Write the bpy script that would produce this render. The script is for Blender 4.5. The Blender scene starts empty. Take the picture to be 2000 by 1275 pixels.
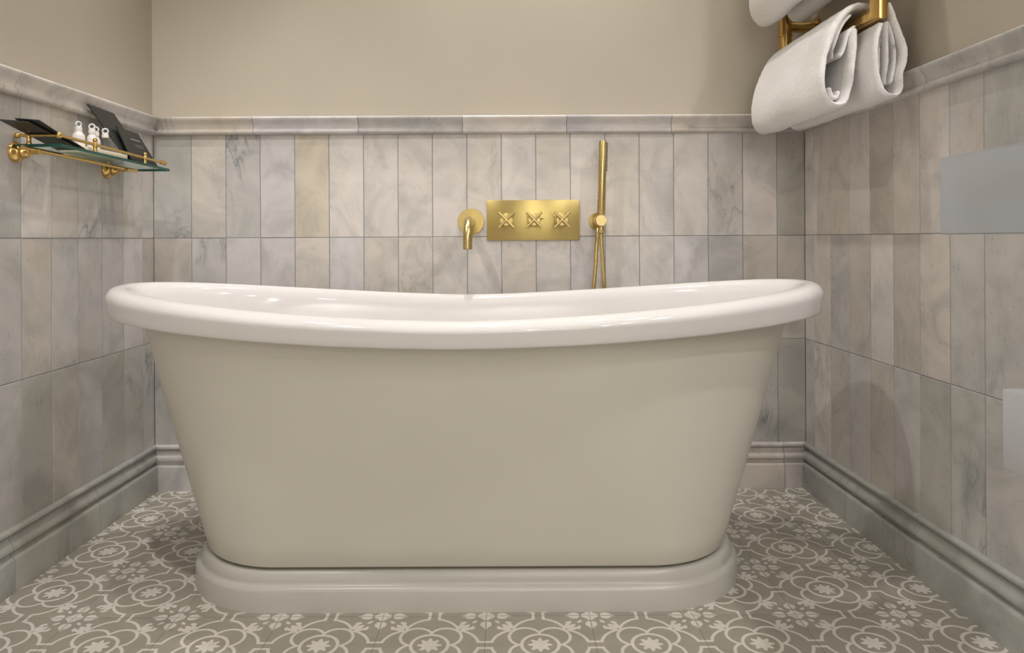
import bpy, bmesh, math, random
from mathutils import Vector, Matrix, noise
PI = math.pi
sc = bpy.context.scene
COL = sc.collection

# ------------------------------------------------------------------ camera
cam = bpy.data.cameras.new('camera')
camo = bpy.data.objects.new('camera', cam)
COL.objects.link(camo)
camo.location = (0, 0, 0.732)
camo.rotation_euler = (PI / 2, 0.005, 0)
cam.sensor_width = 36
cam.lens = 25.389
cam.shift_x = 0.005
cam.shift_y = -0.08575
cam.clip_start = 0.02
sc.camera = camo

# ------------------------------------------------------------------ view, world, lights
vs = sc.view_settings
vs.view_transform = 'Standard'
vs.look = 'None'
vs.gamma = 1
vs.use_curve_mapping = False
vs.exposure = 0.0

world = bpy.data.worlds.new('world')
sc.world = world
world.use_nodes = True
world.node_tree.nodes['Background'].inputs[0].default_value = (1, 0.95, 0.88, 1)
world.node_tree.nodes['Background'].inputs[1].default_value = 0.05

CEIL = 2.45


def down_or_fill_spot(x, y, watts, size=100, blend=0.8, rad=0.03, col=(1.0, 0.98, 0.95)):
    l = bpy.data.lights.new('down_or_fill_spot', 'SPOT')
    l.energy = watts
    l.color = col
    l.spot_size = math.radians(size)
    l.spot_blend = blend
    l.shadow_soft_size = rad
    o = bpy.data.objects.new('down_or_fill_lamp', l)
    o.location = (x, y, CEIL - 0.03)
    COL.objects.link(o)
    return o


down_or_fill_spot(-0.74, 0.76, 46, 118, 0.5)
down_or_fill_spot(-0.86, 1.48, 30, 80)
down_or_fill_spot(0.74, 1.25, 12, 66)
down_or_fill_spot(0.40, 1.78, 20, 110)
down_or_fill_spot(-0.12, 1.87, 48, 80, 0.6)
down_or_fill_spot(1.12, 0.60, 40, 150)
down_or_fill_spot(1.10, -0.45, 34, 155)  # added front fill, unseen, for the tub front and back wall
down_or_fill_spot(1.15, -1.50, 55, 160)  # added fill from deeper behind the viewer, same purpose
down_or_fill_spot(0.15, -0.90, 24, 150)  # added central front fill
# added fill spot, bounced off the wall behind the viewer, kept pale for it
bounce_fill = down_or_fill_spot(0.30, -1.55, 335, 110)
bounce_fill.rotation_euler = (math.radians(-52), 0, 0)
bounce_fill.data.shadow_soft_size = 0.08


# ------------------------------------------------------------------ helpers
def link(name, mesh, parent=None):
    o = bpy.data.objects.new(name, mesh)
    COL.objects.link(o)
    if parent:
        o.parent = parent
    return o


def obj(name, bm, mat, parent=None, smooth=True, angle=40):
    bmesh.ops.recalc_face_normals(bm, faces=bm.faces)
    me = bpy.data.meshes.new(name)
    bm.to_mesh(me)
    bm.free()
    for m in (mat if isinstance(mat, (list, tuple)) else [mat]):
        me.materials.append(m)
    if smooth:
        for p in me.polygons:
            p.use_smooth = True
        me.set_sharp_from_angle(angle=math.radians(angle))
    return link(name, me, parent)


def tag(o, label, cat, group=None, kind=None):
    o['label'] = label
    o['category'] = cat
    if group:
        o['group'] = group
    if kind:
        o['kind'] = kind
    return o


def thing(name, label, cat, loc=(0, 0, 0), group=None):
    o = bpy.data.objects.new(name, None)
    COL.objects.link(o)
    o.location = loc
    o.empty_display_size = 0.05
    return tag(o, label, cat, group)


def structure(o):
    o['kind'] = 'structure'
    return o


def box(bm, x0, x1, y0, y1, z0, z1, bev=0.0, seg=2):
    vs_ = [bm.verts.new((x, y, z)) for x in (x0, x1) for y in (y0, y1) for z in (z0, z1)]
    idx = [(0, 1, 3, 2), (4, 6, 7, 5), (0, 4, 5, 1), (2, 3, 7, 6), (0, 2, 6, 4), (1, 5, 7, 3)]
    fs = [bm.faces.new([vs_[i] for i in q]) for q in idx]
    if bev > 0:
        es = list({e for f in fs for e in f.edges})
        bmesh.ops.bevel(bm, geom=es, offset=bev, segments=seg, profile=0.5, affect='EDGES')
    return fs


def slab(bm, corners, n, t):
    """a card: four corners and a thickness t along n"""
    n = Vector(n).normalized() * t
    a = [bm.verts.new(Vector(c)) for c in corners]
    b = [bm.verts.new(Vector(c) + n) for c in corners]
    k = len(a)
    bm.faces.new(a)
    bm.faces.new(b[::-1])
    for i in range(k):
        j = (i + 1) % k
        bm.faces.new((a[i], a[j], b[j], b[i]))


def frames(pts):
    T = []
    for i in range(len(pts)):
        a = pts[max(i - 1, 0)]
        b = pts[min(i + 1, len(pts) - 1)]
        T.append((b - a).normalized())
    up = Vector((0, 0, 1)) if abs(T[0].z) < 0.9 else Vector((1, 0, 0))
    n = T[0].cross(up).normalized()
    out = []
    for t in T:
        n = (n - t * n.dot(t)).normalized()
        out.append((t, n, t.cross(n)))
    return out


def tube(bm, pts, r, seg=20, cap=True):
    pts = [Vector(p) for p in pts]
    rs = r if isinstance(r, (list, tuple)) else [r] * len(pts)
    F = frames(pts)
    rings = []
    for p, (t, n, b), rr in zip(pts, F, rs):
        rings.append([bm.verts.new(p + (n * math.cos(2 * PI * k / seg) + b * math.sin(2 * PI * k / seg)) * rr)
                      for k in range(seg)])
    for a, b in zip(rings, rings[1:]):
        for k in range(seg):
            j = (k + 1) % seg
            bm.faces.new((a[k], a[j], b[j], b[k]))
    if cap:
        bm.faces.new(rings[0][::-1])
        bm.faces.new(rings[-1])


def lathe(bm, prof, origin, axis='Z', seg=32):
    """prof: list of (radius, height) along the axis"""
    o = Vector(origin)
    ax = {'X': (Vector((1, 0, 0)), Vector((0, 1, 0)), Vector((0, 0, 1))),
          '-X': (Vector((-1, 0, 0)), Vector((0, 1, 0)), Vector((0, 0, 1))),
          '-Y': (Vector((0, -1, 0)), Vector((1, 0, 0)), Vector((0, 0, 1))),
          'Y': (Vector((0, 1, 0)), Vector((1, 0, 0)), Vector((0, 0, 1))),
          'Z': (Vector((0, 0, 1)), Vector((1, 0, 0)), Vector((0, 1, 0)))}[axis]
    A, B, C = ax
    rings = []
    for r, h in prof:
        if r < 1e-6:
            rings.append([bm.verts.new(o + A * h)])
        else:
            rings.append([bm.verts.new(o + A * h + (B * math.cos(2 * PI * k / seg) + C * math.sin(2 * PI * k / seg)) * r)
                          for k in range(seg)])
    for a, b in zip(rings, rings[1:]):
        for k in range(seg):
            j = (k + 1) % seg
            if len(a) == 1 and len(b) == 1:
                continue
            if len(a) == 1:
                bm.faces.new((a[0], b[j], b[k]))
            elif len(b) == 1:
                bm.faces.new((a[k], a[j], b[0]))
            else:
                bm.faces.new((a[k], a[j], b[j], b[k]))
    if len(rings[0]) > 1:
        bm.faces.new(rings[0][::-1])
    if len(rings[-1]) > 1:
        bm.faces.new(rings[-1])


def ball(bm, c, r, seg=16):
    lathe(bm, [(r * math.sin(PI * i / 10), -r * math.cos(PI * i / 10)) for i in range(11)], c, 'Z', seg)


def catmull(P, n=8, closed=False):
    P = [Vector(p) for p in P]
    out = []
    N = len(P)
    rng = range(N) if closed else range(N - 1)
    for i in rng:
        if closed:
            p0, p1, p2, p3 = P[(i - 1) % N], P[i], P[(i + 1) % N], P[(i + 2) % N]
        else:
            p0, p1, p2, p3 = P[max(i - 1, 0)], P[i], P[i + 1], P[min(i + 2, N - 1)]
        for k in range(n):
            t = k / n
            out.append(0.5 * ((2 * p1) + (-p0 + p2) * t + (2 * p0 - 5 * p1 + 4 * p2 - p3) * t * t +
                              (-p0 + 3 * p1 - 3 * p2 + p3) * t ** 3))
    if not closed:
        out.append(P[-1])
    return out


# ------------------------------------------------------------------ material tools
class N:
    """small expression builder on math nodes"""
    nt = None

    def __init__(s, sock):
        s.s = sock

    @staticmethod
    def op(o, *a):
        n = N.nt.nodes.new('ShaderNodeMath')
        n.operation = o
        for i, v in enumerate(a):
            if isinstance(v, N):
                N.nt.links.new(v.s, n.inputs[i])
            else:
                n.inputs[i].default_value = float(v)
        return N(n.outputs[0])

    def __add__(s, o): return N.op('ADD', s, o)
    def __radd__(s, o): return N.op('ADD', o, s)
    def __sub__(s, o): return N.op('SUBTRACT', s, o)
    def __rsub__(s, o): return N.op('SUBTRACT', o, s)
    def __mul__(s, o): return N.op('MULTIPLY', s, o)
    def __rmul__(s, o): return N.op('MULTIPLY', o, s)
    def __truediv__(s, o): return N.op('DIVIDE', s, o)


def mn(a, b): return N.op('MINIMUM', a, b)
def mx(a, b): return N.op('MAXIMUM', a, b)
def ab(a): return N.op('ABSOLUTE', a)
def sq(a): return N.op('SQRT', a)
def length(a, b): return sq(a * a + b * b)


def step(d, e):
    """1 where d<0, soft over e"""
    n = N.nt.nodes.new('ShaderNodeMapRange')
    n.interpolation_type = 'SMOOTHSTEP'
    N.nt.links.new(d.s, n.inputs[0])
    n.inputs[1].default_value = -e
    n.inputs[2].default_value = e
    n.inputs[3].default_value = 1
    n.inputs[4].default_value = 0
    return N(n.outputs[0])


def new_mat(name, color=(0.8, 0.8, 0.8), rough=0.5, metal=0.0, **kw):
    m = bpy.data.materials.new(name)
    m.use_nodes = True
    b = m.node_tree.nodes['Principled BSDF']
    b.inputs['Base Color'].default_value = (*color, 1)
    b.inputs['Roughness'].default_value = rough
    b.inputs['Metallic'].default_value = metal
    for k, v in kw.items():
        b.inputs[k.replace('_', ' ')].default_value = v
    return m, m.node_tree, b


def tex_noise(nt, vec, scale, detail=4, rough=0.55, dist=0.0):
    n = nt.nodes.new('ShaderNodeTexNoise')
    n.inputs['Scale'].default_value = scale
    n.inputs['Detail'].default_value = detail
    n.inputs['Roughness'].default_value = rough
    n.inputs['Distortion'].default_value = dist
    if vec is not None:
        nt.links.new(vec, n.inputs['Vector'])
    return n


def ramp(nt, fac, stops):
    r = nt.nodes.new('ShaderNodeValToRGB')
    nt.links.new(fac, r.inputs[0])
    el = r.color_ramp.elements
    while len(el) < len(stops):
        el.new(0.5)
    for e, (p, c) in zip(el, stops):
        e.position = p
        e.color = (*c, 1) if len(c) == 3 else c
    return r


def mixc(nt, fac, a, b, mode='MIX'):
    n = nt.nodes.new('ShaderNodeMix')
    n.data_type = 'RGBA'
    n.blend_type = mode
    for i, v in ((0, fac), (6, a), (7, b)):
        if hasattr(v, 'is_output') or isinstance(v, bpy.types.NodeSocket):
            nt.links.new(v, n.inputs[i])
        elif isinstance(v, (int, float)):
            n.inputs[i].default_value = v
        else:
            n.inputs[i].default_value = (*v, 1)
    return n.outputs[2]


def bump(nt, b, height, strength, dist):
    n = nt.nodes.new('ShaderNodeBump')
    n.inputs['Strength'].default_value = strength
    n.inputs['Distance'].default_value = dist
    nt.links.new(height, n.inputs['Height'])
    nt.links.new(n.outputs[0], b.inputs['Normal'])


def objcoord(nt):
    return nt.nodes.new('ShaderNodeTexCoord').outputs['Object']


def make_marble():
    m, nt, b = new_mat('marble', rough=0.3)
    L = nt.links
    at = nt.nodes.new('ShaderNodeAttribute')
    at.attribute_name = 'tint'
    seed = nt.nodes.new('ShaderNodeVectorMath')
    seed.operation = 'SCALE'
    seed.inputs[0].default_value = (37.0, 91.0, 53.0)
    L.new(at.outputs['Alpha'], seed.inputs['Scale'])
    add = nt.nodes.new('ShaderNodeVectorMath')
    L.new(objcoord(nt), add.inputs[0])
    L.new(seed.outputs[0], add.inputs[1])
    v = add.outputs[0]
    # soft clouds
    cl = tex_noise(nt, v, 7, 5, 0.6, 1.2)
    cr = ramp(nt, cl.outputs[0], [(0.32, (0.76, 0.775, 0.78)), (0.52, (0.96, 0.96, 0.96)), (0.66, (1.04, 1.03, 1.02))])
    c1 = mixc(nt, 1.0, at.outputs['Color'], cr.outputs[0], 'MULTIPLY')
    # warm rust stains
    wn = tex_noise(nt, v, 5, 3, 0.5, 0.6)
    wr = ramp(nt, wn.outputs[0], [(0.54, (0, 0, 0)), (0.78, (0.32, 0.32, 0.32))])
    c2 = mixc(nt, wr.outputs[0], c1, (0.86, 0.72, 0.50), 'MULTIPLY')
    # veins: thin ridges of a stretched noise, kept in patches
    mp = nt.nodes.new('ShaderNodeMapping')
    mp.inputs['Rotation'].default_value = (0.5, 0.9, 0.35)
    mp.inputs['Scale'].default_value = (1.0, 1.0, 0.45)
    L.new(v, mp.inputs[0])
    vn = tex_noise(nt, mp.outputs[0], 9, 6, 0.62, 0.7)
    N.nt = nt
    ridge = ab(N(vn.outputs[0]) - 0.5)
    vr = ramp(nt, ridge.s, [(0.0, (1, 1, 1)), (0.018, (0.3, 0.3, 0.3)), (0.07, (0, 0, 0))])
    pn = tex_noise(nt, v, 4.3, 2, 0.5, 0)
    pr = ramp(nt, pn.outputs[0], [(0.50, (0, 0, 0)), (0.72, (0.65, 0.65, 0.65))])
    strong = N.op('GREATER_THAN', N(at.outputs['Alpha']), 1.0)      # tiles cut from a heavily veined block
    dk = N.op('MAXIMUM', N(pr.outputs[0]), 0.0) + strong * (N(pr.outputs[0]) * 0.55 + 0.05)
    vm = N.op('MINIMUM', N(vr.outputs[0]) * dk * (strong * 0.2 + 1.0), 1.0)
    c3 = mixc(nt, vm.s, c2, (0.44, 0.475, 0.51), 'MULTIPLY')
    # dark pits
    sp = tex_noise(nt, v, 21, 5, 0.7, 1.5)
    sr = ramp(nt, sp.outputs[0], [(0.735, (0, 0, 0)), (0.90, (0.4, 0.4, 0.4))])
    c4 = mixc(nt, sr.outputs[0], c3, (0.36, 0.38, 0.42), 'MULTIPLY')
    L.new(c4, b.inputs['Base Color'])
    fb = tex_noise(nt, v, 60, 3)
    rr = ramp(nt, fb.outputs[0], [(0.3, (0.26,) * 3), (0.7, (0.40,) * 3)])
    L.new(rr.outputs[0], b.inputs['Roughness'])
    wb = tex_noise(nt, v, 5, 2)
    bump(nt, b, wb.outputs[0], 0.12, 0.01)
    return m


def make_floor_mat():
    m, nt, b = new_mat('patterned_floor_tile', rough=0.5)
    L = nt.links
    N.nt = nt
    sep = nt.nodes.new('ShaderNodeSeparateXYZ')
    L.new(objcoord(nt), sep.inputs[0])
    P = 0.2
    gx = (N(sep.outputs[0]) - 0.0567) / P + 0.5
    gy = (N(sep.outputs[1]) - 1.3019) / P + 0.5
    fx = N.op('FLOOR', gx)
    fy = N.op('FLOOR', gy)
    px = gx - fx - 0.5
    py = gy - fy - 0.5
    x = ab(px)
    y = ab(py)
    r = length(x, y)
    # eight-pointed star: r < R*(.78+.22*cos(8a))
    ang = N.op('ARCTAN2', py, px)
    star = r - (0.090 + 0.021 * N.op('COSINE', ang * 8))
    ring = ab(r - 0.168) - 0.0155
    # quatrefoil with lobes on the diagonals
    lr = length(x - 0.133, y - 0.133)
    lobe = mx(ab(lr - 0.147) - 0.0145, 0.176 - r)
    inq = mn(x, y)
    # big arches on the four sides
    u = mn(x, y)
    w = mx(x, y)
    ar = length(u, w - 0.19)
    arch = mx(mx(ab(ar - 0.252) - 0.0145, 0.046 - u), 0.01 - (w - u))
    arch = mx(arch, 0.20 - w)
    # short twin bars joining the medallions
    bar = mx(ab(u - 0.048) - 0.0145, 0.425 - w)
    d = mn(mn(star, ring), mn(lobe, mn(arch, bar)))
    # corner flower
    cu = 0.5 - w
    cv = 0.5 - u
    qa = mn(cu, cv)
    qb = mx(cu, cv)
    core = length(qa, qb) - (0.074 + 0.010 * N.op('COSINE', N.op('ARCTAN2', qb, qa) * 4))

    def ell(ax, ay, a, bb, cx_, cy_, rot=0.0):
        dx = ax - cx_
        dy = ay - cy_
        c, s = math.cos(rot), math.sin(rot)
        ex = (dx * c + dy * s) / a
        ey = (dy * c - dx * s) / bb
        return (length(ex, ey) - 1.0) * min(a, bb)
    pet = mx(mn(ell(qb, qa, 0.058, 0.055, 0.152, 0.0), ell(qb, qa, 0.075, 0.020, 0.165, 0.0)), 0.098 - qb + qa * 0.35)
    pet = mx(pet, 0.0035 - qa)
    dia = ell(qb, qa, 0.030, 0.016, 0.108, 0.108, PI / 4)
    stem = ell(qb, qa, 0.056, 0.025, 0.196, 0.196, PI / 4)
    side = ell(qb, qa, 0.060, 0.022, 0.236, 0.180, math.radians(66))
    side2 = ell(qb, qa, 0.032, 0.020, 0.214, 0.124, math.radians(18))
    d = mn(d, mn(core, mn(pet, mn(mn(stem, dia), mn(side, side2)))))
    mask = step(d, 0.0045)
    # slight tile to tile change
    cmb = nt.nodes.new('ShaderNodeCombineXYZ')
    L.new(fx.s, cmb.inputs[0])
    L.new(fy.s, cmb.inputs[1])
    wn = nt.nodes.new('ShaderNodeTexWhiteNoise')
    L.new(cmb.outputs[0], wn.inputs['Vector'])
    tr = ramp(nt, wn.outputs[0], [(0, (0.93, 0.93, 0.93)), (1, (1.05, 1.05, 1.05))])
    nz = tex_noise(nt, objcoord(nt), 14, 5, 0.6)
    nr = ramp(nt, nz.outputs[0], [(0.3, (0.92, 0.92, 0.92)), (0.7, (1.06, 1.06, 1.06))])
    c = mixc(nt, mask.s, FLOOR_BASE, FLOOR_LINE)
    c = mixc(nt, 1.0, c, tr.outputs[0], 'MULTIPLY')
    c = mixc(nt, 1.0, c, nr.outputs[0], 'MULTIPLY')
    g = step(qa - 0.0042, 0.0016)
    c = mixc(nt, (g * 0.55).s, c, (0.13, 0.12, 0.10))
    L.new(c, b.inputs['Base Color'])
    h = N.op('SUBTRACT', 1.0, g)
    bump(nt, b, h.s, 0.25, 0.001)
    return m


FLOOR_BASE = (0.335, 0.305, 0.25)
FLOOR_LINE = (0.66, 0.62, 0.56)

M = {}
M['marble'] = make_marble()
M['floor'] = make_floor_mat()


def painted(name, c, rough, bs=0.05, scale=180):
    m, nt, b = new_mat(name, c, rough)
    n = tex_noise(nt, objcoord(nt), scale, 3)
    bump(nt, b, n.outputs[0], bs, 0.002)
    n2 = tex_noise(nt, objcoord(nt), 2.2, 3)
    r = ramp(nt, n2.outputs[0], [(0.3, tuple(v * 0.97 for v in c)), (0.7, tuple(v * 1.03 for v in c))])
    nt.links.new(r.outputs[0], b.inputs['Base Color'])
    return m


M['paint'] = painted('greige_wall_paint', (0.52, 0.465, 0.375), 0.55, 0.06, 220)
M['ceiling'] = painted('ceiling_paint', (0.34, 0.32, 0.29), 0.8)
M['pale_wall'] = painted('pale_wall_paint', (0.82, 0.80, 0.77), 0.7)
M['grout'] = painted('grey_grout', (0.29, 0.285, 0.30), 0.9)
M['tub_paint'] = painted('bone_tub_paint', (0.66, 0.63, 0.555), 0.35, 0.02, 60)
M['plinth_paint'] = painted('bone_plinth_paint', (0.51, 0.49, 0.445), 0.28, 0.02, 60)
M['enamel'] = painted('white_enamel', (0.73, 0.70, 0.685), 0.08, 0.0, 10)
M['ceramic'] = painted('white_glossy_ceramic', (0.455, 0.48, 0.52), 0.12, 0.0, 10)
M['white'] = painted('white_satin', (0.59, 0.595, 0.63), 0.4, 0.0, 10)
M['card'] = painted('black_card', (0.022, 0.024, 0.023), 0.4, 0.05, 300)
M['card_mark'] = painted('pale_print', (0.55, 0.55, 0.50), 0.5, 0.0)
M['cream'] = painted('cream_tray', (0.88, 0.80, 0.64), 0.4, 0.0)
M['rubber'] = painted('dark_rubber', (0.03, 0.03, 0.03), 0.6, 0.0)
M['gap_shade'] = painted('dark_gap_shade', (0.16, 0.145, 0.11), 0.6, 0.0)  # colour stands for shade in the gap between tub body and plinth
M['bottle'] = painted('white_bottle', (0.80, 0.76, 0.72), 0.3, 0.0)


def brass(name, c, rough, ani=None):
    m, nt, b = new_mat(name, c, rough, 1.0)
    mp = nt.nodes.new('ShaderNodeMapping')
    mp.inputs['Scale'].default_value = ani or (1, 1, 1)
    nt.links.new(objcoord(nt), mp.inputs[0])
    n = tex_noise(nt, mp.outputs[0], 60, 3)
    r = ramp(nt, n.outputs[0], [(0.3, (rough * 0.96,) * 3), (0.7, (rough * 1.05,) * 3)])
    nt.links.new(r.outputs[0], b.inputs['Roughness'])
    return m


M['brass'] = brass('brushed_brass', (0.70, 0.545, 0.25), 0.27)
M['brass_plate'] = brass('brushed_brass_plate', (0.52, 0.405, 0.155), 0.30, (0.3, 1, 14))
_b = M['brass_plate'].node_tree.nodes['Principled BSDF']
_b.inputs['Anisotropic'].default_value = 0.8
_t = M['brass_plate'].node_tree.nodes.new('ShaderNodeCombineXYZ')
_t.inputs[2].default_value = 1
M['brass_plate'].node_tree.links.new(_t.outputs[0], _b.inputs['Tangent'])
M['brass_bright'] = brass('polished_brass', (0.74, 0.50, 0.18), 0.18)
M['brass_dark'] = brass('brushed_brass_shadow_gap', (0.30, 0.2, 0.07), 0.4)


def thin_glass(name, tint, rough=0.02, boost=0.06):
    m = bpy.data.materials.new(name)
    m.use_nodes = True
    nt = m.node_tree
    nt.nodes.clear()
    out = nt.nodes.new('ShaderNodeOutputMaterial')
    tr = nt.nodes.new('ShaderNodeBsdfTransparent')
    tr.inputs[0].default_value = (*tint, 1)
    gl = nt.nodes.new('ShaderNodeBsdfGlossy')
    gl.inputs['Roughness'].default_value = rough
    mx_ = nt.nodes.new('ShaderNodeMixShader')
    mx_.inputs[0].default_value = boost
    nt.links.new(tr.outputs[0], mx_.inputs[1])
    nt.links.new(gl.outputs[0], mx_.inputs[2])
    nt.links.new(mx_.outputs[0], out.inputs[0])
    return m


M['glass'] = thin_glass('shelf_glass', (0.90, 0.96, 0.94))
M['clear'] = thin_glass('clear_plastic', (0.86, 0.87, 0.87), 0.05)
M['clear_ring'] = painted('pale_ring_plastic', (0.70, 0.70, 0.69), 0.15, 0.0)
M['glass_edge'], _nt, _b = new_mat('green_glass_edge', (0.006, 0.075, 0.055), 0.12)
_n = tex_noise(_nt, objcoord(_nt), 12, 2)
_r = ramp(_nt, _n.outputs[0], [(0.3, (0.004, 0.06, 0.04)), (0.7, (0.008, 0.09, 0.075))])
_nt.links.new(_r.outputs[0], _b.inputs['Base Color'])


def make_towel():
    m, nt, b = new_mat('white_terry', (0.83, 0.80, 0.79), 0.95)
    v = nt.nodes.new('ShaderNodeTexVoronoi')
    v.inputs['Scale'].default_value = 420
    nt.links.new(objcoord(nt), v.inputs['Vector'])
    n = tex_noise(nt, objcoord(nt), 190, 4, 0.7)
    N.nt = nt
    h = N(v.outputs['Distance']) * 0.6 + N(n.outputs[0])
    bump(nt, b, h.s, 0.38, 0.003)
    r = ramp(nt, n.outputs[0], [(0.3, (0.82, 0.79, 0.775)), (0.65, (0.92, 0.895, 0.88))])
    nt.links.new(r.outputs[0], b.inputs['Base Color'])
    b.inputs['Sheen Weight'].default_value = 0.25
    return m


M['towel'] = make_towel()

# ------------------------------------------------------------------ the room
YB = 2.1252                      # tiled face of the back wall
def XL(y): return -1.0615 + 0.0104 * y      # tiled face of the left wall
def XR(y): return 0.9372 - 0.0282 * y       # tiled face of the right wall
YR = 1.247                       # outer corner where the right wall stops
XS = 1.32                        # side wall set back behind that corner
Y0 = -2.4                        # wall behind the viewer
PIT = 0.1014
Z1, Z2, ZT, ZB = 0.738, 0.433, 1.046, 0.126
random.seed(11)

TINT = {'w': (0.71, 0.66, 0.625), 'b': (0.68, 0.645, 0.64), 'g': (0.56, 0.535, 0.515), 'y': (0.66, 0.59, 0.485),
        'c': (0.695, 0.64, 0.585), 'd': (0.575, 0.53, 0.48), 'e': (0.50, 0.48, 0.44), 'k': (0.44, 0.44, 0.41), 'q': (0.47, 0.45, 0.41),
        'v': (0.60, 0.575, 0.555), 'u': (0.54, 0.525, 0.50)}


def tint_of(ch, wall_shade=1.0):
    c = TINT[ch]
    k = random.uniform(0.95, 1.05) * wall_shade
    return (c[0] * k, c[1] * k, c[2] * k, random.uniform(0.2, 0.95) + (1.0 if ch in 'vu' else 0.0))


def tile_panel(name, joints, rows, codes, place, parent, wall_shade=1.0):
    """marble tiles standing proud of grey grout. place(u, z, depth) gives the point"""
    bm = bmesh.new()
    lay = bm.loops.layers.float_color.new('tint')
    G = 0.0009
    us = joints
    # grout bed
    q = [bm.verts.new(place(u, z, 0.0036)) for u, z in ((us[0], rows[-1][0]), (us[-1], rows[-1][0]), (us[-1], rows[0][1]), (us[0], rows[0][1]))]
    f = bm.faces.new(q)
    f.material_index = 1
    for ri, (z0, z1) in enumerate(rows):
        for k in range(len(us) - 1):
            a, b = us[k] + math.copysign(G, us[k + 1] - us[k]), us[k + 1] - math.copysign(G, us[k + 1] - us[k])
            if abs(b - a) < 0.004:
                continue
            s = math.copysign(0.0008, b - a)
            dz = random.uniform(-0.0004, 0.0004)
            o = [(a, z0 + G), (b, z0 + G), (b, z1 - G), (a, z1 - G)]
            i_ = [(a + s, z0 + G + .0008), (b - s, z0 + G + .0008), (b - s, z1 - G - .0008), (a + s, z1 - G - .0008)]
            V0 = [bm.verts.new(place(u, z, 0.0)) for u, z in o]
            V1 = [bm.verts.new(place(u, z, 0.0035 + dz)) for u, z in o]
            V2 = [bm.verts.new(place(u, z, 0.0045 + dz)) for u, z in i_]
            code = codes[ri][k] if k < len(codes[ri]) else random.choice('wbcgd')
            t = tint_of(code, wall_shade)
            fs = [bm.faces.new(V2)]
            for m in range(4):
                n = (m + 1) % 4
                fs.append(bm.faces.new((V0[m], V0[n], V1[n], V1[m])))
                fs.append(bm.faces.new((V1[m], V1[n], V2[n], V2[m])))
            for f in fs:
                for lp in f.loops:
                    lp[lay] = t
    me = bpy.data.meshes.new(name)
    bm.normal_update()
    bm.to_mesh(me)
    bm.free()
    me.materials.append(M['marble'])
    me.materials.append(M['grout'])
    return link(name, me, parent)


ROWS = [(Z1, ZT), (Z2, Z1), (ZB, Z2)]
TP = 0.0045                       # tile face stands this far off the painted wall


def wall_prism(name, pts, z0=0.0, z1=CEIL, mat='paint'):
    bm = bmesh.new()
    a = [bm.verts.new((x, y, z0)) for x, y in pts]
    b = [bm.verts.new((x, y, z1)) for x, y in pts]
    bm.faces.new(a)
    bm.faces.new(b[::-1])
    for i in range(len(a)):
        j = (i + 1) % len(a)
        bm.faces.new((a[i], a[j], b[j], b[i]))
    return structure(obj(name, bm, M[mat], smooth=False))


TH = 0.10
YBW = YB + TP
wall_back = wall_prism('wall_back', [(XL(YB) - TP - TH, YBW), (XS + TH, YBW), (XS + TH, YBW + TH), (XL(YB) - TP - TH, YBW + TH)])
wall_left = wall_prism('wall_left', [(XL(YBW) - TP, YBW), (XL(Y0) - TP, Y0), (XL(Y0) - TP - TH, Y0), (XL(YBW) - TP - TH, YBW)])
wall_right = wall_prism('wall_right', [(XR(YBW) + TP, YBW), (XR(YR) + TP, YR + TP), (XS, YR + TP), (XS, YBW)])
wall_side = wall_prism('wall_side', [(XS, YBW), (XS, Y0), (XS + TH, Y0), (XS + TH, YBW)], mat='ceiling')
wall_front = wall_prism('wall_front', [(XL(Y0) - TP - TH, Y0), (XS + TH, Y0), (XS + TH, Y0 - TH), (XL(Y0) - TP - TH, Y0 - TH)], mat='pale_wall')
bm = bmesh.new()
box(bm, -1.25, XS + TH, Y0 - TH, YBW + TH, -0.08, 0.0)
floor = structure(obj('floor', bm, M['floor'], smooth=False))
bm = bmesh.new()
box(bm, -1.25, XS + TH, Y0 - TH, YBW + TH, CEIL, CEIL + 0.08)
structure(obj('ceiling', bm, M['ceiling'], smooth=False))

# tiles: back wall (left to right)
jb = [XL(YB)] + [-0.9279 + PIT * k for k in range(18)] + [XR(YB)]
jb = [j for j in jb if XL(YB) <= j <= XR(YB)]
tile_panel('tile_panel', jb, ROWS,
           ['ucvbywwwwcwcwcwwvwe', 'dvbbcbccwwcwbwwbvdd', 'uwwwwwwwwwwwwwwwwue'],
           lambda u, z, d: (u, YB + TP - d, z), wall_back)
# left wall, from the corner towards the viewer
jl = [YB] + [1.5551 + PIT * k for k in range(5, -45, -1)]
jl = [j for j in jl if j > Y0] + [Y0]
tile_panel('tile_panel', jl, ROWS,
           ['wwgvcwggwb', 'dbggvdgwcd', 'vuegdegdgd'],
           lambda u, z, d: (XL(u) - TP + d, u, z), wall_left, 0.93)  # left tiles darkened in their colour, in place of less ambient light
# right wall, from the corner towards the viewer
jr = [YB] + [2.0693 - PIT * k for k in range(0, 9)]
jr = [j for j in jr if j > YR + 0.03] + [YR]
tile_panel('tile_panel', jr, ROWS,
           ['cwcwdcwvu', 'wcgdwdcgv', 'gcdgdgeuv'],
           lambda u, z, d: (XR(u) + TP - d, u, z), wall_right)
js = [XR(YR)] + [XR(YR) + PIT * k for k in range(1, 5)] + [XS]
tile_panel('tile_panel', js, ROWS, ['wgcwg', 'gdggg', 'eeggg'],
           lambda u, z, d: (u, YR + TP - d, z), wall_right)

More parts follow.
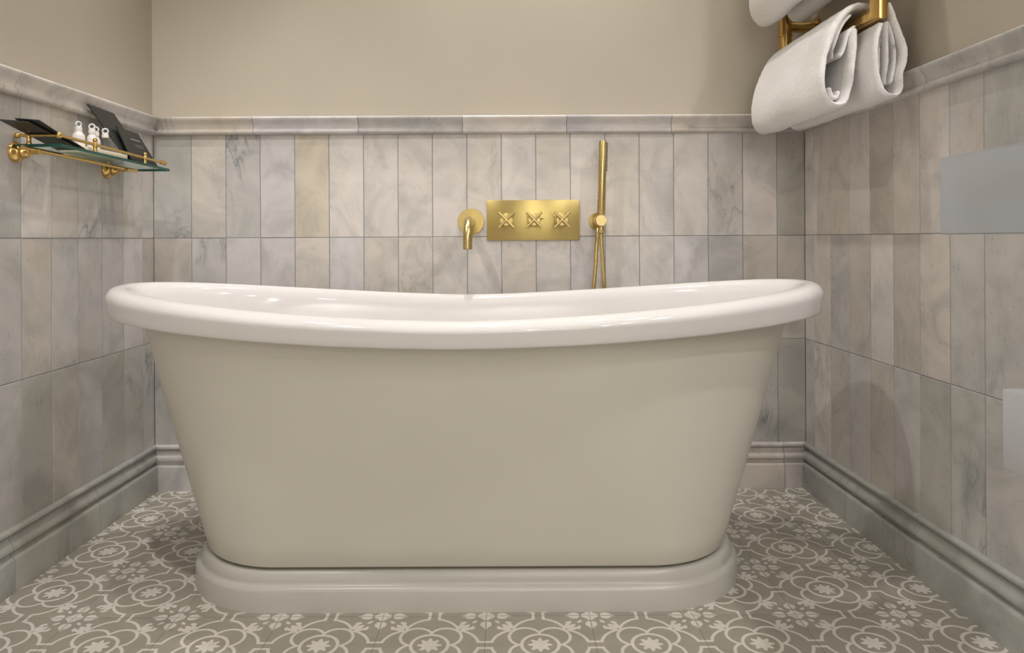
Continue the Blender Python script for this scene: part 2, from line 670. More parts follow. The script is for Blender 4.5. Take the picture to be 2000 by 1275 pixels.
# moulded marble rail and skirting --------------------------------------
RAIL = [(0.0, 0.0), (0.012, 0.0), (0.0165, 0.003), (0.0180, 0.0075), (0.0165, 0.012), (0.0120, 0.0148), (0.0115, 0.018),
        (0.0128, 0.024), (0.0158, 0.030), (0.0205, 0.036), (0.0245, 0.041), (0.0265, 0.0455), (0.0255, 0.0490), (0.0215, 0.0512), (0.0, 0.0520)]
BASE = [(0.0, 0.0), (0.018, 0.0), (0.018, 0.0655), (0.0165, 0.0700), (0.0125, 0.0735), (0.0080, 0.0745), (0.0072, 0.0790), (0.0095, 0.0830),
        (0.0145, 0.0852), (0.0158, 0.0885), (0.0146, 0.0940), (0.0110, 0.1000), (0.0070, 0.1050), (0.0048, 0.1100), (0.0052, 0.1165),
        (0.0100, 0.1190), (0.0122, 0.1210), (0.0128, 0.1235), (0.0122, 0.1275), (0.0095, 0.1300), (0.0, 0.1305)]


def moulding(name, prof, zbase, cuts, place, m0=0, m1=0, codes='wbwgbc'):
    """pieces between cuts, a hair apart over a grey joint; m0/m1 = mitre sign at the two ends (+ outer, - inner)"""
    bm = bmesh.new()
    lay = bm.loops.layers.float_color.new('tint')

    def piece(u0, u1, e0, e1, mi, shrink, t):
        s = math.copysign(1, u1 - u0)
        A, B = [], []
        for p, z in prof:
            pp = max(p - shrink, -0.004)
            zz = zbase + (z if shrink == 0 else 0.0018 + z * 0.955)
            A.append(bm.verts.new(place(u0 - s * e0 * p, zz, pp)))
            B.append(bm.verts.new(place(u1 + s * e1 * p, zz, pp)))
        fs = []
        for i in range(len(A) - 1):
            fs.append(bm.faces.new((A[i], B[i], B[i + 1], A[i + 1])))
        fs.append(bm.faces.new(A))
        fs.append(bm.faces.new(B[::-1]))
        for f in fs:
            f.material_index = mi
            for lp in f.loops:
                lp[lay] = t
    n = len(cuts) - 1
    for k in range(n):
        s = math.copysign(0.0007, cuts[k + 1] - cuts[k])
        piece(cuts[k] + (s if k else 0), cuts[k + 1] - (s if k < n - 1 else 0), m0 if k == 0 else 0, m1 if k == n - 1 else 0, 0, 0,
              tint_of(random.choice(codes)))
    piece(cuts[0], cuts[-1], m0, m1, 1, 0.0036, (0.3, 0.3, 0.3, 1))
    return structure(obj(name, bm, [M['marble'], M['grout']], angle=50))


PB = lambda u, z, p: (u, YB - p, z)
PL = lambda u, z, p: (XL(u) + p, u, z)
PR = lambda u, z, p: (XR(u) - p, u, z)
PS = lambda u, z, p: (u, YR - p, z)
ZR = 1.0405
moulding('trim_1', RAIL, ZR, [YB, 1.825, 1.522, 1.22, 0.918, 0.616, 0.31, 0.0, -0.31, -0.62, -0.93, -1.23, -1.53, -1.83, -2.13, Y0], PL, -1, 0)
moulding('trim_2', RAIL, ZR, [XL(YB), -0.740, -0.4325, -0.128, 0.176, 0.482, 0.787, XR(YB)], PB, -1, -1)
moulding('trim_3', RAIL, ZR, [YB, 1.822, 1.517, YR], PR, -1, 1)
moulding('trim_4', RAIL, ZR, [XR(YR), XS], PS, 1, 0)
moulding('baseboard_left', BASE, 0.0, [YB, 1.815, 1.505, 1.20, 0.9, 0.6, 0.3, 0, -0.3, -0.6, -0.9, -1.2, -1.5, -1.8, -2.1, Y0], PL, -1, 0, 'kkq')  # darker tints on the side skirtings stand for their weaker light
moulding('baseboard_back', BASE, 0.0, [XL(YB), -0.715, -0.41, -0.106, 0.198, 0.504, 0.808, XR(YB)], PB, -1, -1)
moulding('baseboard_right', BASE, 0.0, [YB, 1.86, 1.555, YR], PR, -1, 1, 'kkq')  # weaker side light put into the tints, as on the left
moulding('baseboard_side', BASE, 0.0, [XR(YR), XS], PS, 1, 0, 'kkq')  # same darkened tints

# ------------------------------------------------------------------ the bath
CX, CY = -0.091, 1.630
LA = 0.786


def ring_pts(a, b, w, nq=22, ns=14):
    """blend of ellipse and stadium, both walked by the direction of their normal"""
    out = []
    s = a - b

    def el(phi):
        c, d = math.cos(phi), math.sin(phi)
        k = math.sqrt(a * a * c * c + b * b * d * d)
        return Vector((a * a * c / k, b * b * d / k))
    seq = []
    for q in range(4):
        for i in range(nq):
            seq.append((q * PI / 2 + PI / 2 * i / nq, None))
        if q in (0, 2):
            for i in range(ns):
                seq.append(((q + 1) * PI / 2, i / ns))
    for phi, t in seq:
        e = el(phi)
        c, d = math.cos(phi), math.sin(phi)
        if t is None:
            sx = s if (phi <= PI / 2 - 1e-6 or phi >= 1.5 * PI - 1e-6) else -s
        else:
            sgn = 1 if phi < PI else -1
            sx = sgn * (s - 2 * s * t)
        st = Vector((sx + b * c, b * d))
        out.append(e * (1 - w) + st * w)
    return out


def sheer(u):
    return 0.083 * min(LA, abs(u)) ** 1.6


def loft(bm, rings, cap0=False, cap1=False):
    R = []
    for a, b, w, z, k in rings:
        R.append([bm.verts.new((p.x, p.y, z + k * sheer(p.x))) for p in ring_pts(a, b, w)])
    n = len(R[0])
    for A, B in zip(R, R[1:]):
        for i in range(n):
            j = (i + 1) % n
            bm.faces.new((A[i], A[j], B[j], B[i]))
    if cap0:
        bm.faces.new(R[0][::-1])
    if cap1:
        bm.faces.new(R[-1])


bath = thing('bathtub', 'long freestanding roll-top bathtub, white inside and bone outside, on a moulded plinth', 'bathtub', (CX, CY, 0))
RA, RB, RW = 0.786, 0.350, 0.30
ZRIM = 0.583
bm = bmesh.new()
rim = [(0.078, 0.042, -0.042), (0.030, 0.024, -0.0478), (0.0105, 0.0105, -0.0490), (0.0060, 0.0060, -0.0480), (0.0042, 0.0042, -0.0445), (0.0030, 0.0030, -0.0350), (0.0013, 0.0013, -0.0260),
       (0.0002, 0.0002, -0.0205), (0.0000, 0.0000, -0.0180), (0.0014, 0.0014, -0.0145), (0.0055, 0.0055, -0.0100), (0.0115, 0.0115, -0.0060), (0.0190, 0.0190, -0.0028), (0.027, 0.027, -0.0008), (0.035, 0.035, 0.0), (0.044, 0.043, -0.0012), (0.052, 0.050, -0.0052),
       (0.060, 0.057, -0.0130), (0.067, 0.063, -0.027), (0.076, 0.068, -0.06)]
rings = [(RA - i, RB - j, RW, ZRIM + z, 1 if q > 11 else 0.73 + 0.27 * max(0, q - 4) / 7) for q, (i, j, z) in enumerate(rim)]
for t in (0.15, 0.3, 0.45, 0.6, 0.72, 0.82, 0.9, 0.96, 1.0):
    ins = 0.076 + 0.20 * t + 0.09 * max(0, t - 0.7) / 0.3
    jns = 0.068 + 0.085 * t + 0.08 * max(0, t - 0.7) / 0.3
    rings.append((RA - ins, RB - jns, RW + 0.3 * t, ZRIM - 0.06 - 0.385 * (1 - (1 - t) ** 1.35), 1 - t))
loft(bm, rings, False, True)
obj('basin', bm, M['enamel'], bath, angle=60)['label'] = 'glossy white enamel basin with rolled rim'
bm = bmesh.new()
rings = []
for k in range(13):
    t = k / 12
    a = 0.570 + (0.712 - 0.570) * t
    b = 0.195 + (0.302 - 0.195) * t
    rings.append((a, b, 1 - 0.65 * t, 0.0822 + (ZRIM - 0.043 - 0.0822) * t, 0.73 * t))
rings = [(0.558, 0.184, 1, 0.0790, 0), (0.567, 0.1922, 1, 0.0797, 0)] + rings
loft(bm, rings, True, False)
obj('body', bm, M['tub_paint'], bath, angle=60)['label'] = 'bone-coloured painted outer shell'
bm = bmesh.new()
PLA, PLB = 0.596, 0.2150
prof = [(0.0, 0.0), (0.0, 0.040), (0.0015, 0.0445), (0.005, 0.0475), (0.0095, 0.0490), (0.0115, 0.0510), (0.0122, 0.0550), (0.0125, 0.060), (0.0145, 0.0655), (0.0165, 0.0700), (0.019, 0.0725), (0.023, 0.0735), (0.030, 0.0738)]
loft(bm, [(PLA - i, PLB - i, 1, z, 0) for i, z in prof], True, True)
obj('plinth', bm, M['plinth_paint'], bath, angle=60)['label'] = 'paler moulded plinth with rounded ends'
bm = bmesh.new()
loft(bm, [(0.561, 0.187, 1, 0.0736, 0), (0.561, 0.187, 1, 0.0792, 0)], True, True)
obj('joint', bm, M['gap_shade'], bath)['label'] = 'dark joint between body and plinth'

# ------------------------------------------------------------------ brassware on the back wall
sp = thing('bath_spout', 'curved brass wall spout on a round rosette, left of the control plate', 'tap', (-0.105, YB, 0.782))
bm = bmesh.new()
lathe(bm, [(0.0, 0.0), (0.0385, 0.0), (0.0385, 0.0035), (0.0378, 0.0045), (0.0, 0.0045)], (0, 0, 0), '-Y', 48)
obj('rosette', bm, M['brass_plate'], sp)
bm = bmesh.new()
pts = [Vector((0, -0.004 - 0.140 * i / 8, 0)) for i in range(9)]
R_ = 0.052
for i in range(1, 13):
    a = PI / 2 * i / 12
    pts.append(Vector((0, -0.144 - R_ * math.sin(a), -R_ + R_ * math.cos(a))))
pts += [Vector((0, -0.144 - R_, -R_ - 0.004)), Vector((0, -0.144 - R_, -R_ - 0.018)), Vector((0, -0.144 - R_, -R_ - 0.0245))]
tube(bm, pts, 0.0128, 32)
obj('spout_tube', bm, M['brass'], sp)
bm = bmesh.new()
tube(bm, [(0, -0.196, -R_ - 0.0245), (0, -0.196, -R_ - 0.0262)], [0.0115, 0.0105], 32)
obj('outlet', bm, M['brass_dark'], sp)

vx0, vx1, vz0, vz1 = -0.0585, 0.2135, 0.727, 0.8450
mv = thing('shower_mixer', 'rectangular brass control plate with three cross handles', 'mixer tap', (0.5 * (vx0 + vx1), YB, 0.786))
hw, hh = 0.5 * (vx1 - vx0), 0.5 * (vz1 - vz0)
bm = bmesh.new()
box(bm, -hw, hw, -0.005, 0, -hh, hh, 0.0008)
obj('plate', bm, M['brass_plate'], mv)


def cross_handle(x, stop=False):
    bm_ = bmesh.new()
    lathe(bm_, [(0.0, 0.005), (0.0205, 0.005), (0.0205, 0.0095), (0.0195, 0.0105), (0.0165, 0.0105), (0.0165, 0.034), (0.0160, 0.035), (0.0075, 0.035), (0.0065, 0.042), (0.0, 0.042)], (x, 0, 0.0), '-Y', 40)
    h = obj('handle', bm_, M['brass_plate'], mv)
    bm_ = bmesh.new()
    for s in (1, -1):
        d = Vector((math.cos(PI / 4), 0, s * math.sin(PI / 4)))
        c = Vector((x, -0.044, 0))
        L_ = 0.0315
        tube(bm_, [c - d * L_, c - d * (L_ - 0.0008), c + d * (L_ - 0.0008), c + d * L_], [0.0028, 0.0036, 0.0036, 0.0028], 18)
    obj('cross_bar', bm_, M['brass'], h)
    if stop:
        bm_ = bmesh.new()
        tube(bm_, [(x + 0.020, -0.022, 0.006), (x + 0.0285, -0.022, 0.006)], 0.0028, 12)
        tube(bm_, [(x + 0.0165, -0.022, 0.006), (x + 0.021, -0.022, 0.006)], 0.0020, 12)
        obj('stop_button', bm_, M['brass'], h)


for x, st in ((-0.079, False), (0.0015, True), (0.0825, False)):
    cross_handle(x, st)

# hand shower on its bracket
HB = (0.266, YB, 0.7820)
br = thing('shower_bracket', 'round brass wall bracket holding the slim hand shower', 'bracket', HB)
bm = bmesh.new()
lathe(bm, [(0, 0), (0.0245, 0), (0.0245, 0.0055), (0.0235, 0.007), (0.0, 0.007)], (0, 0, 0), '-Y', 40)
obj('rosette', bm, M['brass_plate'], br)
bm = bmesh.new()
lathe(bm, [(0, 0.0065), (0.0125, 0.0065), (0.0125, 0.055), (0.0158, 0.056), (0.0158, 0.092), (0.0150, 0.0932), (0.0, 0.0932)], (0, 0, 0), '-Y', 40)
obj('holder', bm, M['brass'], br)

hs = thing('hand_shower', 'slim brass stick hand shower with its metal hose, right of the control plate', 'shower', (0.268, YB - 0.073, 0.782))
tl = math.radians(1.6)
ax_ = Vector((math.sin(tl), 0, math.cos(tl)))
bm = bmesh.new()
lens = [0.0165, 0.02, 0.2245, 0.2262, 0.2268]
tube(bm, [ax_ * l for l in lens], [0.0105, 0.0115, 0.0115, 0.0108, 0.009], 32)
stick = obj('stick', bm, M['brass'], hs)
bm = bmesh.new()
for k in range(17):
    c = ax_ * (0.142 + 0.0048 * k) + Vector((0.0110, -0.003, 0))
    for dy in (0.0, 0.005):
        tube(bm, [c + Vector((0, dy, 0)), c + Vector((0.0032, dy, 0))], [0.0014, 0.0010], 8)
obj('nozzles', bm, M['rubber'], stick)
# connector and hose: down from the stick, round behind the bath and back up to the outlet
bm = bmesh.new()
tube(bm, [(0, 0, -0.0160), (0, 0, -0.020), (0.0, 0, -0.034), (0.0, 0, -0.036)], [0.0085, 0.0095, 0.0095, 0.008], 24)
obj('connector', bm, M['brass'], hs)
path = [(0.0, 0, -0.036), (0.002, 0.001, -0.08), (0.0055, 0.004, -0.14), (0.010, 0.008, -0.21), (0.013, 0.012, -0.32), (0.006, 0.018, -0.42), (-0.018, 0.028, -0.50),
        (-0.038, 0.036, -0.46), (-0.036, 0.040, -0.36), (-0.020, 0.040, -0.22), (-0.0125, 0.040, -0.14), (-0.008, 0.044, -0.08), (-0.003, 0.053, -0.034), (-0.002, 0.064, -0.012)]
P_ = catmull(path, 30)
# resample evenly for the ribs
acc = [0.0]
for a, b in zip(P_, P_[1:]):
    acc.append(acc[-1] + (b - a).length)
step_ = 0.0021
pts, rad = [], []
i = 0
nS = int(acc[-1] / step_)
for k in range(nS + 1):
    s = k * step_
    while i < len(acc) - 2 and acc[i + 1] < s:
        i += 1
    t = (s - acc[i]) / max(1e-9, acc[i + 1] - acc[i])
    pts.append(P_[i].lerp(P_[i + 1], min(1, t)))
    rad.append(0.0066 if k % 2 else 0.0056)
bm = bmesh.new()
tube(bm, pts, rad, 14)
obj('hose', bm, M['brass'], hs, angle=80)

# ------------------------------------------------------------------ towel rail on the right wall
def XB(y): return 0.8500 - 0.0282 * y


tr_ = thing('towel_rail', 'brass tube towel rail on the right wall with folded towels over its bars', 'towel rail', (XB(1.56), 1.56, 1.2))
O = Vector(tr_.location)
TR = 0.0185
yn, yf = 1.560, 2.050
zb, zt = 1.217, 1.82
bm = bmesh.new()


def mitre_loop(bm, P, r, seg=28):
    """square-cornered tube loop with mitred joints"""
    n = len(P)
    rings = []
    for i in range(n):
        a, c, d = P[i - 1], P[i], P[(i + 1) % n]
        t0 = (c - a).normalized()
        t1 = (d - c).normalized()
        nrm = t0.cross(t1).normalized()
        out = (t0 - t1).normalized()
        k = 1 / max(0.2, out.dot((t0.cross(nrm)).normalized()) ** 2) ** 0.5
        rings.append([bm.verts.new(c + nrm * r * math.cos(2 * PI * j / seg) + out * r * abs(k) * math.sin(2 * PI * j / seg)) for j in range(seg)])
    for i in range(n):
        A, B = rings[i], rings[(i + 1) % n]
        for j in range(seg):
            m = (j + 1) % seg
            bm.faces.new((A[j], A[m], B[m], B[j]))


Pn = [Vector((XB(yn), yn, zb)) - O, Vector((XB(yn), yn, zt)) - O, Vector((XB(yf), yf, zt)) - O, Vector((XB(yf), yf, zb)) - O]
mitre_loop(bm, Pn, TR)
obj('frame', bm, M['brass_bright'], tr_, angle=50)
for z in (1.517,):
    bm = bmesh.new()
    tube(bm, [Vector((XB(yn + 0.012), yn + 0.012, z)) - O, Vector((XB(yf - 0.012), yf - 0.012, z)) - O], 0.0165, 24)
    obj('bar', bm, M['brass_bright'], tr_)
for y in (yn, yf):
    for z in (1.327, 1.70):
        bm = bmesh.new()
        xw = XR(y) + (TP if z > 1.09 else 0)
        tube(bm, [Vector((XB(y) + 0.012, y, z)) - O, Vector((xw - 0.006, y, z)) - O], 0.0150, 24)
        tube(bm, [Vector((xw - 0.008, y, z)) - O, Vector((xw, y, z)) - O], 0.026, 28)
        obj('wall_bracket', bm, M['brass_bright'], tr_)
        bm = bmesh.new()
        tube(bm, [Vector((XB(y), y, z - 0.026)) - O, Vector((XB(y), y, z - 0.022)) - O, Vector((XB(y), y, z - 0.0215)) - O], [0.0205, 0.0205, 0.0188], 28)
        obj('collar', bm, M['brass_bright'], tr_)


# towels ---------------------------------------------------------------
def ribbon(bm, P, th, y0, y1, seed, amp=0.0022, ny=46, flare=0.0, drop=0.0, lean=0.0, wave=0.004):
    """a thick cloth layer: section P (x, z) carried along the bar from y0 to y1"""
    C = catmull([Vector((p[0], p[1])) for p in P], 9)
    n = len(C)
    tang = [(C[min(i + 1, n - 1)] - C[max(i - 1, 0)]).normalized() for i in range(n)]
    sec = []
    h = th / 2
    for i in range(n):
        sec.append((C[i], Vector((-tang[i].y, tang[i].x)), 1))
    loop = [(c, nn) for c, nn, _ in sec]
    cap1 = [(C[-1], (-Vector((-tang[-1].y, tang[-1].x))) * math.cos(a) * -1 + tang[-1] * math.sin(a)) for a in (PI / 4, PI / 2, 3 * PI / 4)]
    back = [(c, -nn) for c, nn, _ in sec[::-1]]
    cap0 = [(C[0], Vector((-tang[0].y, tang[0].x)) * -math.cos(a) - tang[0] * math.sin(a)) for a in (PI / 4, PI / 2, 3 * PI / 4)]
    full = loop + cap1 + back + cap0
    rows = []
    zmax = max(c.y for c in C)
    zmin = min(c.y for c in C)
    for k in range(ny + 1):
        t = k / ny
        e = min(1.0, math.sqrt(max(0.0, 1 - (1 - min(t, 1 - t) / 0.02) ** 2)) if min(t, 1 - t) < 0.02 else 1.0)
        hh_ = h * (0.25 + 0.75 * e)
        y = y0 + (y1 - y0) * t
        ring = []
        for c, nn in full:
            dn = (zmax - c.y) / max(0.02, zmax - zmin)          # 0 at the bar, 1 at the foot
            q = c + nn * hh_
            yy = y + (t - 0.5) * flare * dn + lean * dn * 0
            v = Vector((q.x - 0.0282 * (yy - 1.60), yy, q.y - drop * dn * t))
            w = noise.noise(Vector((v.x * 14 + seed, v.y * 9, v.z * 11))) * wave * (0.25 + dn)
            w2 = noise.noise(Vector((v.x * 120 + seed, v.y * 120, v.z * 120))) * amp * 0.4
            w3 = noise.noise(Vector((v.x * 330 + seed, v.y * 330, v.z * 330))) * amp * 0.25
            d = Vector((nn.x, 0, nn.y)) * (w + w2 + w3)
            d.y += noise.noise(Vector((v.x * 18, seed, v.z * 18))) * 0.004
            ring.append(bm.verts.new(v + d))
        rows.append(ring)
    m = len(full)
    for A, B in zip(rows, rows[1:]):
        for i in range(m):
            j = (i + 1) % m
            bm.faces.new((A[i], A[j], B[j], B[i]))
    # end faces: strip between the two sides
    for ring, fl in ((rows[0], 1), (rows[-1], -1)):
        k0 = len(loop)
        for i in range(k0 - 1):
            a, b = ring[i], ring[i + 1]
            c, d = ring[len(loop) + 3 + (k0 - 1 - i - 1)], ring[len(loop) + 3 + (k0 - 1 - i)]
            bm.faces.new((a, b, c, d))
        bm.faces.new([ring[k0 - 1]] + ring[k0:k0 + 3] + [ring[k0 + 3]])
        bm.faces.new([ring[-4]] + ring[-3:] + [ring[0]])


def make_towel_obj(dz, label, seed):
    bm = bmesh.new()
    # outer layer: over the bar, down the room side, round the foot and up inside
    ribbon(bm, [(0.822, 1.236), (0.812, 1.244), (0.799, 1.2475), (0.783, 1.247), (0.764, 1.238), (0.740, 1.212), (0.720, 1.172), (0.706, 1.128), (0.698, 1.082), (0.703, 1.045),
                (0.722, 1.024), (0.745, 1.029), (0.758, 1.060), (0.765, 1.105), (0.770, 1.150), (0.7735, 1.190)], 0.0145, 1.600, 2.005, seed, flare=0.03, wave=0.006)
    # second layer inside the room-side loop
    ribbon(bm, [(0.770, 1.2275), (0.752, 1.206), (0.738, 1.172), (0.728, 1.130)], 0.008, 1.612, 1.99, seed + 3, wave=0.003)
    ribbon(bm, [(0.722, 1.062), (0.727, 1.046), (0.737, 1.044), (0.742, 1.055)], 0.008, 1.606, 1.99, seed + 5, wave=0.002)
    ribbon(bm, [(0.776, 1.200), (0.762, 1.185), (0.752, 1.150), (0.744, 1.135)], 0.007, 1.603, 1.98, seed + 7, wave=0.002)
    # wall-side fall
    ribbon(bm, [(0.822, 1.232), (0.8325, 1.205), (0.8440, 1.165), (0.8520, 1.135), (0.8500, 1.105), (0.8425, 1.080), (0.8420, 1.050), (0.8300, 1.034),
                (0.808, 1.037), (0.795, 1.058), (0.789, 1.105), (0.793, 1.150), (0.804, 1.188)], 0.0115, 1.548, 2.000, seed + 11, flare=0.03, wave=0.003)
    ribbon(bm, [(0.8240, 1.196), (0.8340, 1.160), (0.8390, 1.118), (0.8300, 1.066)], 0.0075, 1.556, 1.98, seed + 13, wave=0.002)
    ribbon(bm, [(0.8170, 1.192), (0.8200, 1.150), (0.8200, 1.105), (0.8140, 1.060)], 0.0075, 1.552, 1.98, seed + 15, wave=0.002)
    ribbon(bm, [(0.8110, 1.190), (0.8070, 1.150), (0.8050, 1.105), (0.8020, 1.070)], 0.0065, 1.560, 1.98, seed + 17, wave=0.002)
    for v in bm.verts:
        v.co.z += dz
    o = obj('towel', bm, M['towel'], angle=75)
    return tag(o, label, 'towel', 'white towels on the brass rail')


make_towel_obj(0.0, 'white terry towel folded over the lowest brass bar, its loops in full view', 2.0)
make_towel_obj(0.300, 'white terry towel over the upper bar, cut off by the top of the photo', 41.0)

# ------------------------------------------------------------------ glass shelf on the left wall
SY0, SY1 = 1.528, 2.005
def zs(y): return 0.9375 - 0.0155 * (y - SY0)          # top of the glass; the shelf droops a touch
def xw(y): return XL(y)


shelf = thing('glass_shelf', 'green-edged glass shelf with brass gallery rail on the left wall', 'shelf', (XL(1.7), 1.7, 0.93))
SO = Vector(shelf.location)
GT = 0.0065
bm = bmesh.new()
xf = -0.9405
c4 = [Vector((XL(SY0) + 0.002, SY0, zs(SY0))), Vector((xf, SY0, zs(SY0))), Vector((xf + 0.0055, SY1, zs(SY1))), Vector((XL(SY1) + 0.002, SY1, zs(SY1)))]
top = [bm.verts.new(p - SO) for p in c4]
bot = [bm.verts.new(p - SO - Vector((0, 0, GT))) for p in c4]
bm.faces.new(top)
bm.faces.new(bot[::-1])
for i in range(4):
    j = (i + 1) % 4
    f = bm.faces.new((top[i], bot[i], bot[j], top[j]))
    f.material_index = 1
obj('glass_plate', bm, [M['glass'], M['glass_edge']], shelf, smooth=False)
gx_ = xf - 0.011
RZ = 0.0195
bm = bmesh.new()
gp = lambda y, x=gx_, h=RZ: Vector((x + 0.0115 * (y - SY0), y, zs(y) + h - 0.009 * (y - SY0))) - SO
tube(bm, [gp(SY0 + 0.008), gp(SY1 - 0.012)], 0.0035, 14)
ball(bm, gp(SY1 - 0.008), 0.0066)
tube(bm, [gp(SY1 - 0.03), gp(SY1 - 0.012)], 0.0047, 14)
ball(bm, gp(SY0 + 0.008), 0.0072)
obj('gallery_rail', bm, M['brass_bright'], shelf)
bm = bmesh.new()
tube(bm, [gp(SY0 + 0.008), gp(SY0 + 0.008, XL(SY0) + 0.008)], 0.0033, 14)
ball(bm, gp(SY0 + 0.008, XL(SY0) + 0.006), 0.0066)
obj('gallery_rail', bm, M['brass_bright'], shelf)
for y, x in ((SY0 + 0.008, XL(SY0) + 0.030), (1.668, gx_), (1.892, gx_)):
    bm = bmesh.new()
    b0 = gp(y, x, 0.0)
    lathe(bm, [(0.0055, 0.0), (0.0055, 0.003), (0.0042, 0.006), (0.0045, 0.014), (0.006, 0.0155), (0.0060, 0.0215), (0.0040, 0.0245), (0.0050, 0.0270), (0.0056, 0.0300), (0.0043, 0.0335), (0.0, 0.035)], b0, 'Z', 18)
    obj('gallery_post', bm, M['brass_bright'], shelf)
bm = bmesh.new()
zb_ = lambda y: zs(y) - 0.0125
xb_ = lambda y: -0.9985 + 0.0104 * (y - 1.5)
tube(bm, [Vector((xb_(1.49), 1.490, zb_(1.49))) - SO, Vector((xb_(1.94), 1.940, zb_(1.94))) - SO], 0.0048, 16)
obj('support_bar', bm, M['brass_bright'], shelf)
for y in (1.535, 1.880):
    bm = bmesh.new()
    z = zb_(y) - 0.004
    lathe(bm, [(0.0225, 0.0), (0.0225, 0.004), (0.0205, 0.008), (0.0150, 0.011), (0.0125, 0.014), (0.0125, 0.018), (0.0145, 0.022), (0.0125, 0.0275), (0.008, 0.031), (0.0075, 0.036), (0.0, 0.038)],
          Vector((XL(y), y, z)) - SO, 'X', 32)
    tube(bm, [Vector((XL(y) + 0.03, y, z)) - SO, Vector((xb_(y), y, z)) - SO, Vector((xb_(y) + 0.006, y, z + 0.001)) - SO], 0.0055, 16)
    obj('wall_bracket', bm, M['brass_bright'], shelf)

# things on the shelf
bm = bmesh.new()
ty0, ty1, tx0, tx1 = 1.660, 1.832, -1.028, -0.9605
zt0 = zs(0.5 * (ty0 + ty1)) + 0.0016
box(bm, tx0, tx1, ty0, ty1, zt0, zt0 + 0.013, 0.002)
tray = tag(obj('tray', bm, M['cream']), 'low cream tray under the little bottles on the glass shelf', 'tray')
TZ = zt0 + 0.013


def make_bottle(x, y, label, rot=0.0, clear=False, hgt=0.046, rad=0.0110):
    t = thing('bottle', label, 'bottle', (x, y, TZ), 'small bottles on the glass shelf')
    b_ = bmesh.new()
    k = rad / 0.0138
    lathe(b_, [(0.0, 0.0), (0.0125 * k, 0.0), (0.0138 * k, 0.0015), (0.0138 * k, hgt - 0.013), (0.0130 * k, hgt - 0.008), (0.0086 * k, hgt - 0.003), (0.0082 * k, hgt), (0.0, hgt)], (0, 0, 0), 'Z', 28)
    obj('body', b_, M['clear'] if clear else M['bottle'], t)
    b_ = bmesh.new()
    lathe(b_, [(0.0, hgt), (0.0074, hgt), (0.0078, hgt + 0.008), (0.0070, hgt + 0.0105), (0.0, hgt + 0.0105)], (0, 0, 0), 'Z', 24)
    cap = obj('cap', b_, M['bottle'], t)
    b_ = bmesh.new()
    c = Vector((0, 0, hgt + 0.0165))
    ring = []
    R0, r0 = 0.0060, 0.0021
    for i in range(28):
        a = 2 * PI * i / 28
        d = Vector((math.cos(a) * math.cos(rot), math.cos(a) * math.sin(rot), math.sin(a)))
        e = Vector((-math.sin(rot), math.cos(rot), 0))
        ring.append([b_.verts.new(c + d * (R0 + r0 * math.cos(2 * PI * k / 10)) + e * r0 * math.sin(2 * PI * k / 10)) for k in range(10)])
    for i in range(28):
        A, B = ring[i], ring[(i + 1) % 28]
        for k in range(10):
            b_.faces.new((A[k], B[k], B[(k + 1) % 10], A[(k + 1) % 10]))
    obj('ring_stopper', b_, M['clear_ring'], cap)
    return t


make_bottle(-1.004, 1.695, 'stout white bottle with a ring stopper, nearest the viewer on the cream tray', 1.0, False, 0.040, 0.0135)
make_bottle(-0.988, 1.722, 'white bottle with a ring stopper, second from the near end of the tray', 0.4, False, 0.0385, 0.0108)
make_bottle(-0.999, 1.757, 'white bottle with a ring stopper, third along, half hidden by its neighbour', 0.2, False, 0.037, 0.0105)
make_bottle(-0.982, 1.768, 'clear bottle with a ring stopper, last on the tray beside the black cards', 0.5, True, 0.0345, 0.0105)


# black cards
def card_on(name, corners, t, label, marks=()):
    """corners: foot-near, foot-far, head-far, head-near; leans from the shelf front up to the wall"""
    A, B, C_, D = [Vector(c) for c in corners]
    n = (B - A).cross(D - A).normalized()
    if n.x < 0:
        n = -n
    O_ = (A + B + C_ + D) / 4
    root = thing(name, label, 'card', O_)
    bm_ = bmesh.new()
    slab(bm_, [c - O_ for c in (A, B, C_, D)], n, t)
    obj('cover', bm_, M['card'], root, smooth=False)
    if marks:
        bm_ = bmesh.new()
        for u0, u1, v0, v1 in marks:
            f = lambda u, v: A.lerp(B, u).lerp(D.lerp(C_, u), v) - O_ + n * (t + 0.0002)
            slab(bm_, [f(u0, v0), f(u1, v0), f(u1, v1), f(u0, v1)], n, 0.0002)
        obj('print', bm_, M['card_mark'], root, smooth=False)['label'] = 'pale lines of print'
    return root


zf = lambda y: zs(y) + 0.001
card_on('menu_card', [(-0.9685, 1.845, zf(1.845)), (-0.9665, 1.945, zf(1.945)), (-1.0195, 1.872, 1.0605), (-1.0215, 1.757, 1.0645)], 0.003,
        'tall black card leaning against the wall rail behind the smaller black card', [])
card_on('menu_card', [(-0.9590, 1.846, zf(1.846) + 0.001), (-0.9570, 1.978, zf(1.978) + 0.001), (-0.9915, 1.939, 1.0175), (-0.9935, 1.836, 1.0215)], 0.003,
        'smaller black card with pale print leaning at the far end of the shelf', [(0.40, 0.82, 0.715, 0.732), (0.48, 0.80, 0.56, 0.566), (0.48, 0.80, 0.50, 0.506)])


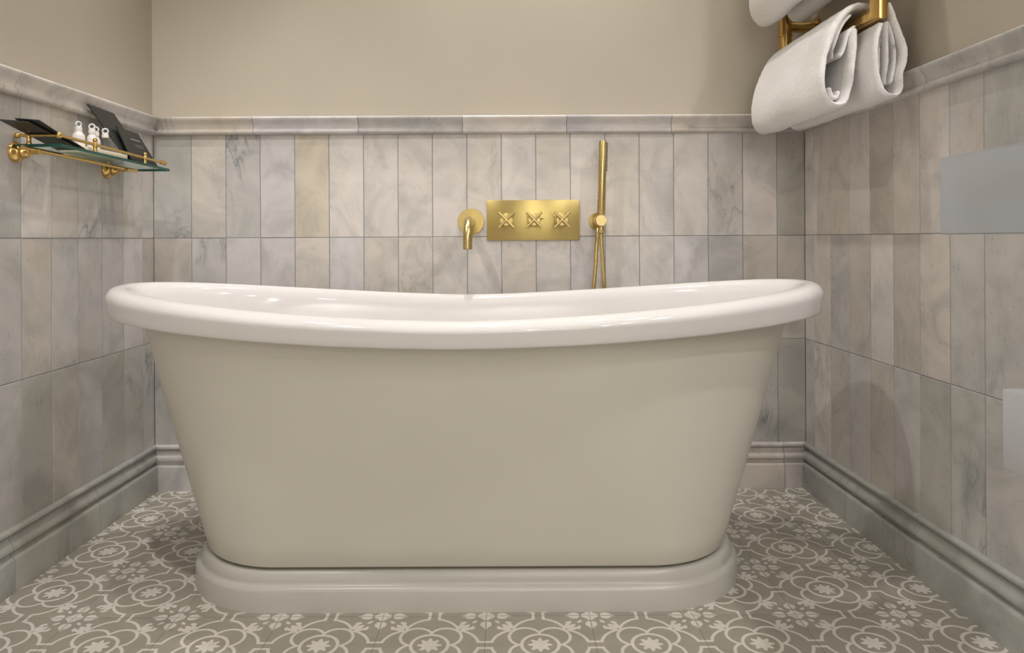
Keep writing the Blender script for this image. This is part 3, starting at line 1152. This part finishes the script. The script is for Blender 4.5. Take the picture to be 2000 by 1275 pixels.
def loose_card(name, pts, t, label):
    O_ = sum((Vector(p) for p in pts), Vector()) / len(pts)
    bm_ = bmesh.new()
    slab(bm_, [Vector(p) - O_ for p in pts], (0, 0.1, 1), t)
    o = obj(name, bm_, M['card'], smooth=False)
    o.location = O_
    return tag(o, label, 'card')


loose_card('menu_card', [(-1.026, 1.462, 0.9768), (-0.974, 1.474, 0.9742), (-0.966, 1.640, 0.9378), (-1.020, 1.640, 0.9378)], 0.0022,
           'black card lying low on the shelf, its end poking left over the near rail')
loose_card('menu_card', [(-0.999, 1.468, 0.9805), (-0.957, 1.480, 0.9782), (-0.9605, 1.535, 0.9662), (-0.962, 1.648, 0.9408), (-1.010, 1.648, 0.9408)], 0.0022,
           'black card lying over another one and closest to the brass corner ball')

# ------------------------------------------------------------------ white fittings at the right edge
wb = thing('washbasin', 'glossy white slab-fronted basin cut off at the right edge of the photo', 'washbasin', (0.99, 0.80, 0.73))
bm = bmesh.new()
bx0, bx1, by0, by1, bz0, bz1 = 0.690, XS, 0.46, 1.151, 0.7350, 0.857
fs = box(bm, bx0 - 0.99, bx1 - 0.99, by0 - 0.80, by1 - 0.80, bz0 - 0.73, bz1 - 0.73)
topf = [f for f in bm.faces if f.calc_center_median().z > (bz1 - 0.73) - 1e-4]
r = bmesh.ops.inset_region(bm, faces=topf, thickness=0.03)
r2 = bmesh.ops.inset_region(bm, faces=topf, thickness=0.02, depth=-0.07)
es = [e for e in bm.edges if e.calc_length() > 0.05]
bmesh.ops.bevel(bm, geom=es, offset=0.0035, segments=3, profile=0.5, affect='EDGES')
obj('bowl', bm, M['ceramic'], wb)
bm = bmesh.new()
tube(bm, [(0.99 - 0.99, 0, 0.07), (0, 0, 0.0724)], 0.02, 24)
obj('waste', bm, M['brass'], wb)
wc = thing('wall_cabinet', 'plain white wall-hung box cut off at the right edge, below the basin', 'cabinet', (1.0, 0.85, 0.38))
bm = bmesh.new()
box(bm, 0.776 - 1.0, XS - 1.0, 0.50 - 0.85, 1.133 - 0.85, 0.3705 - 0.38, 0.493 - 0.38, 0.002)
obj('carcass', bm, M['white'], wc)
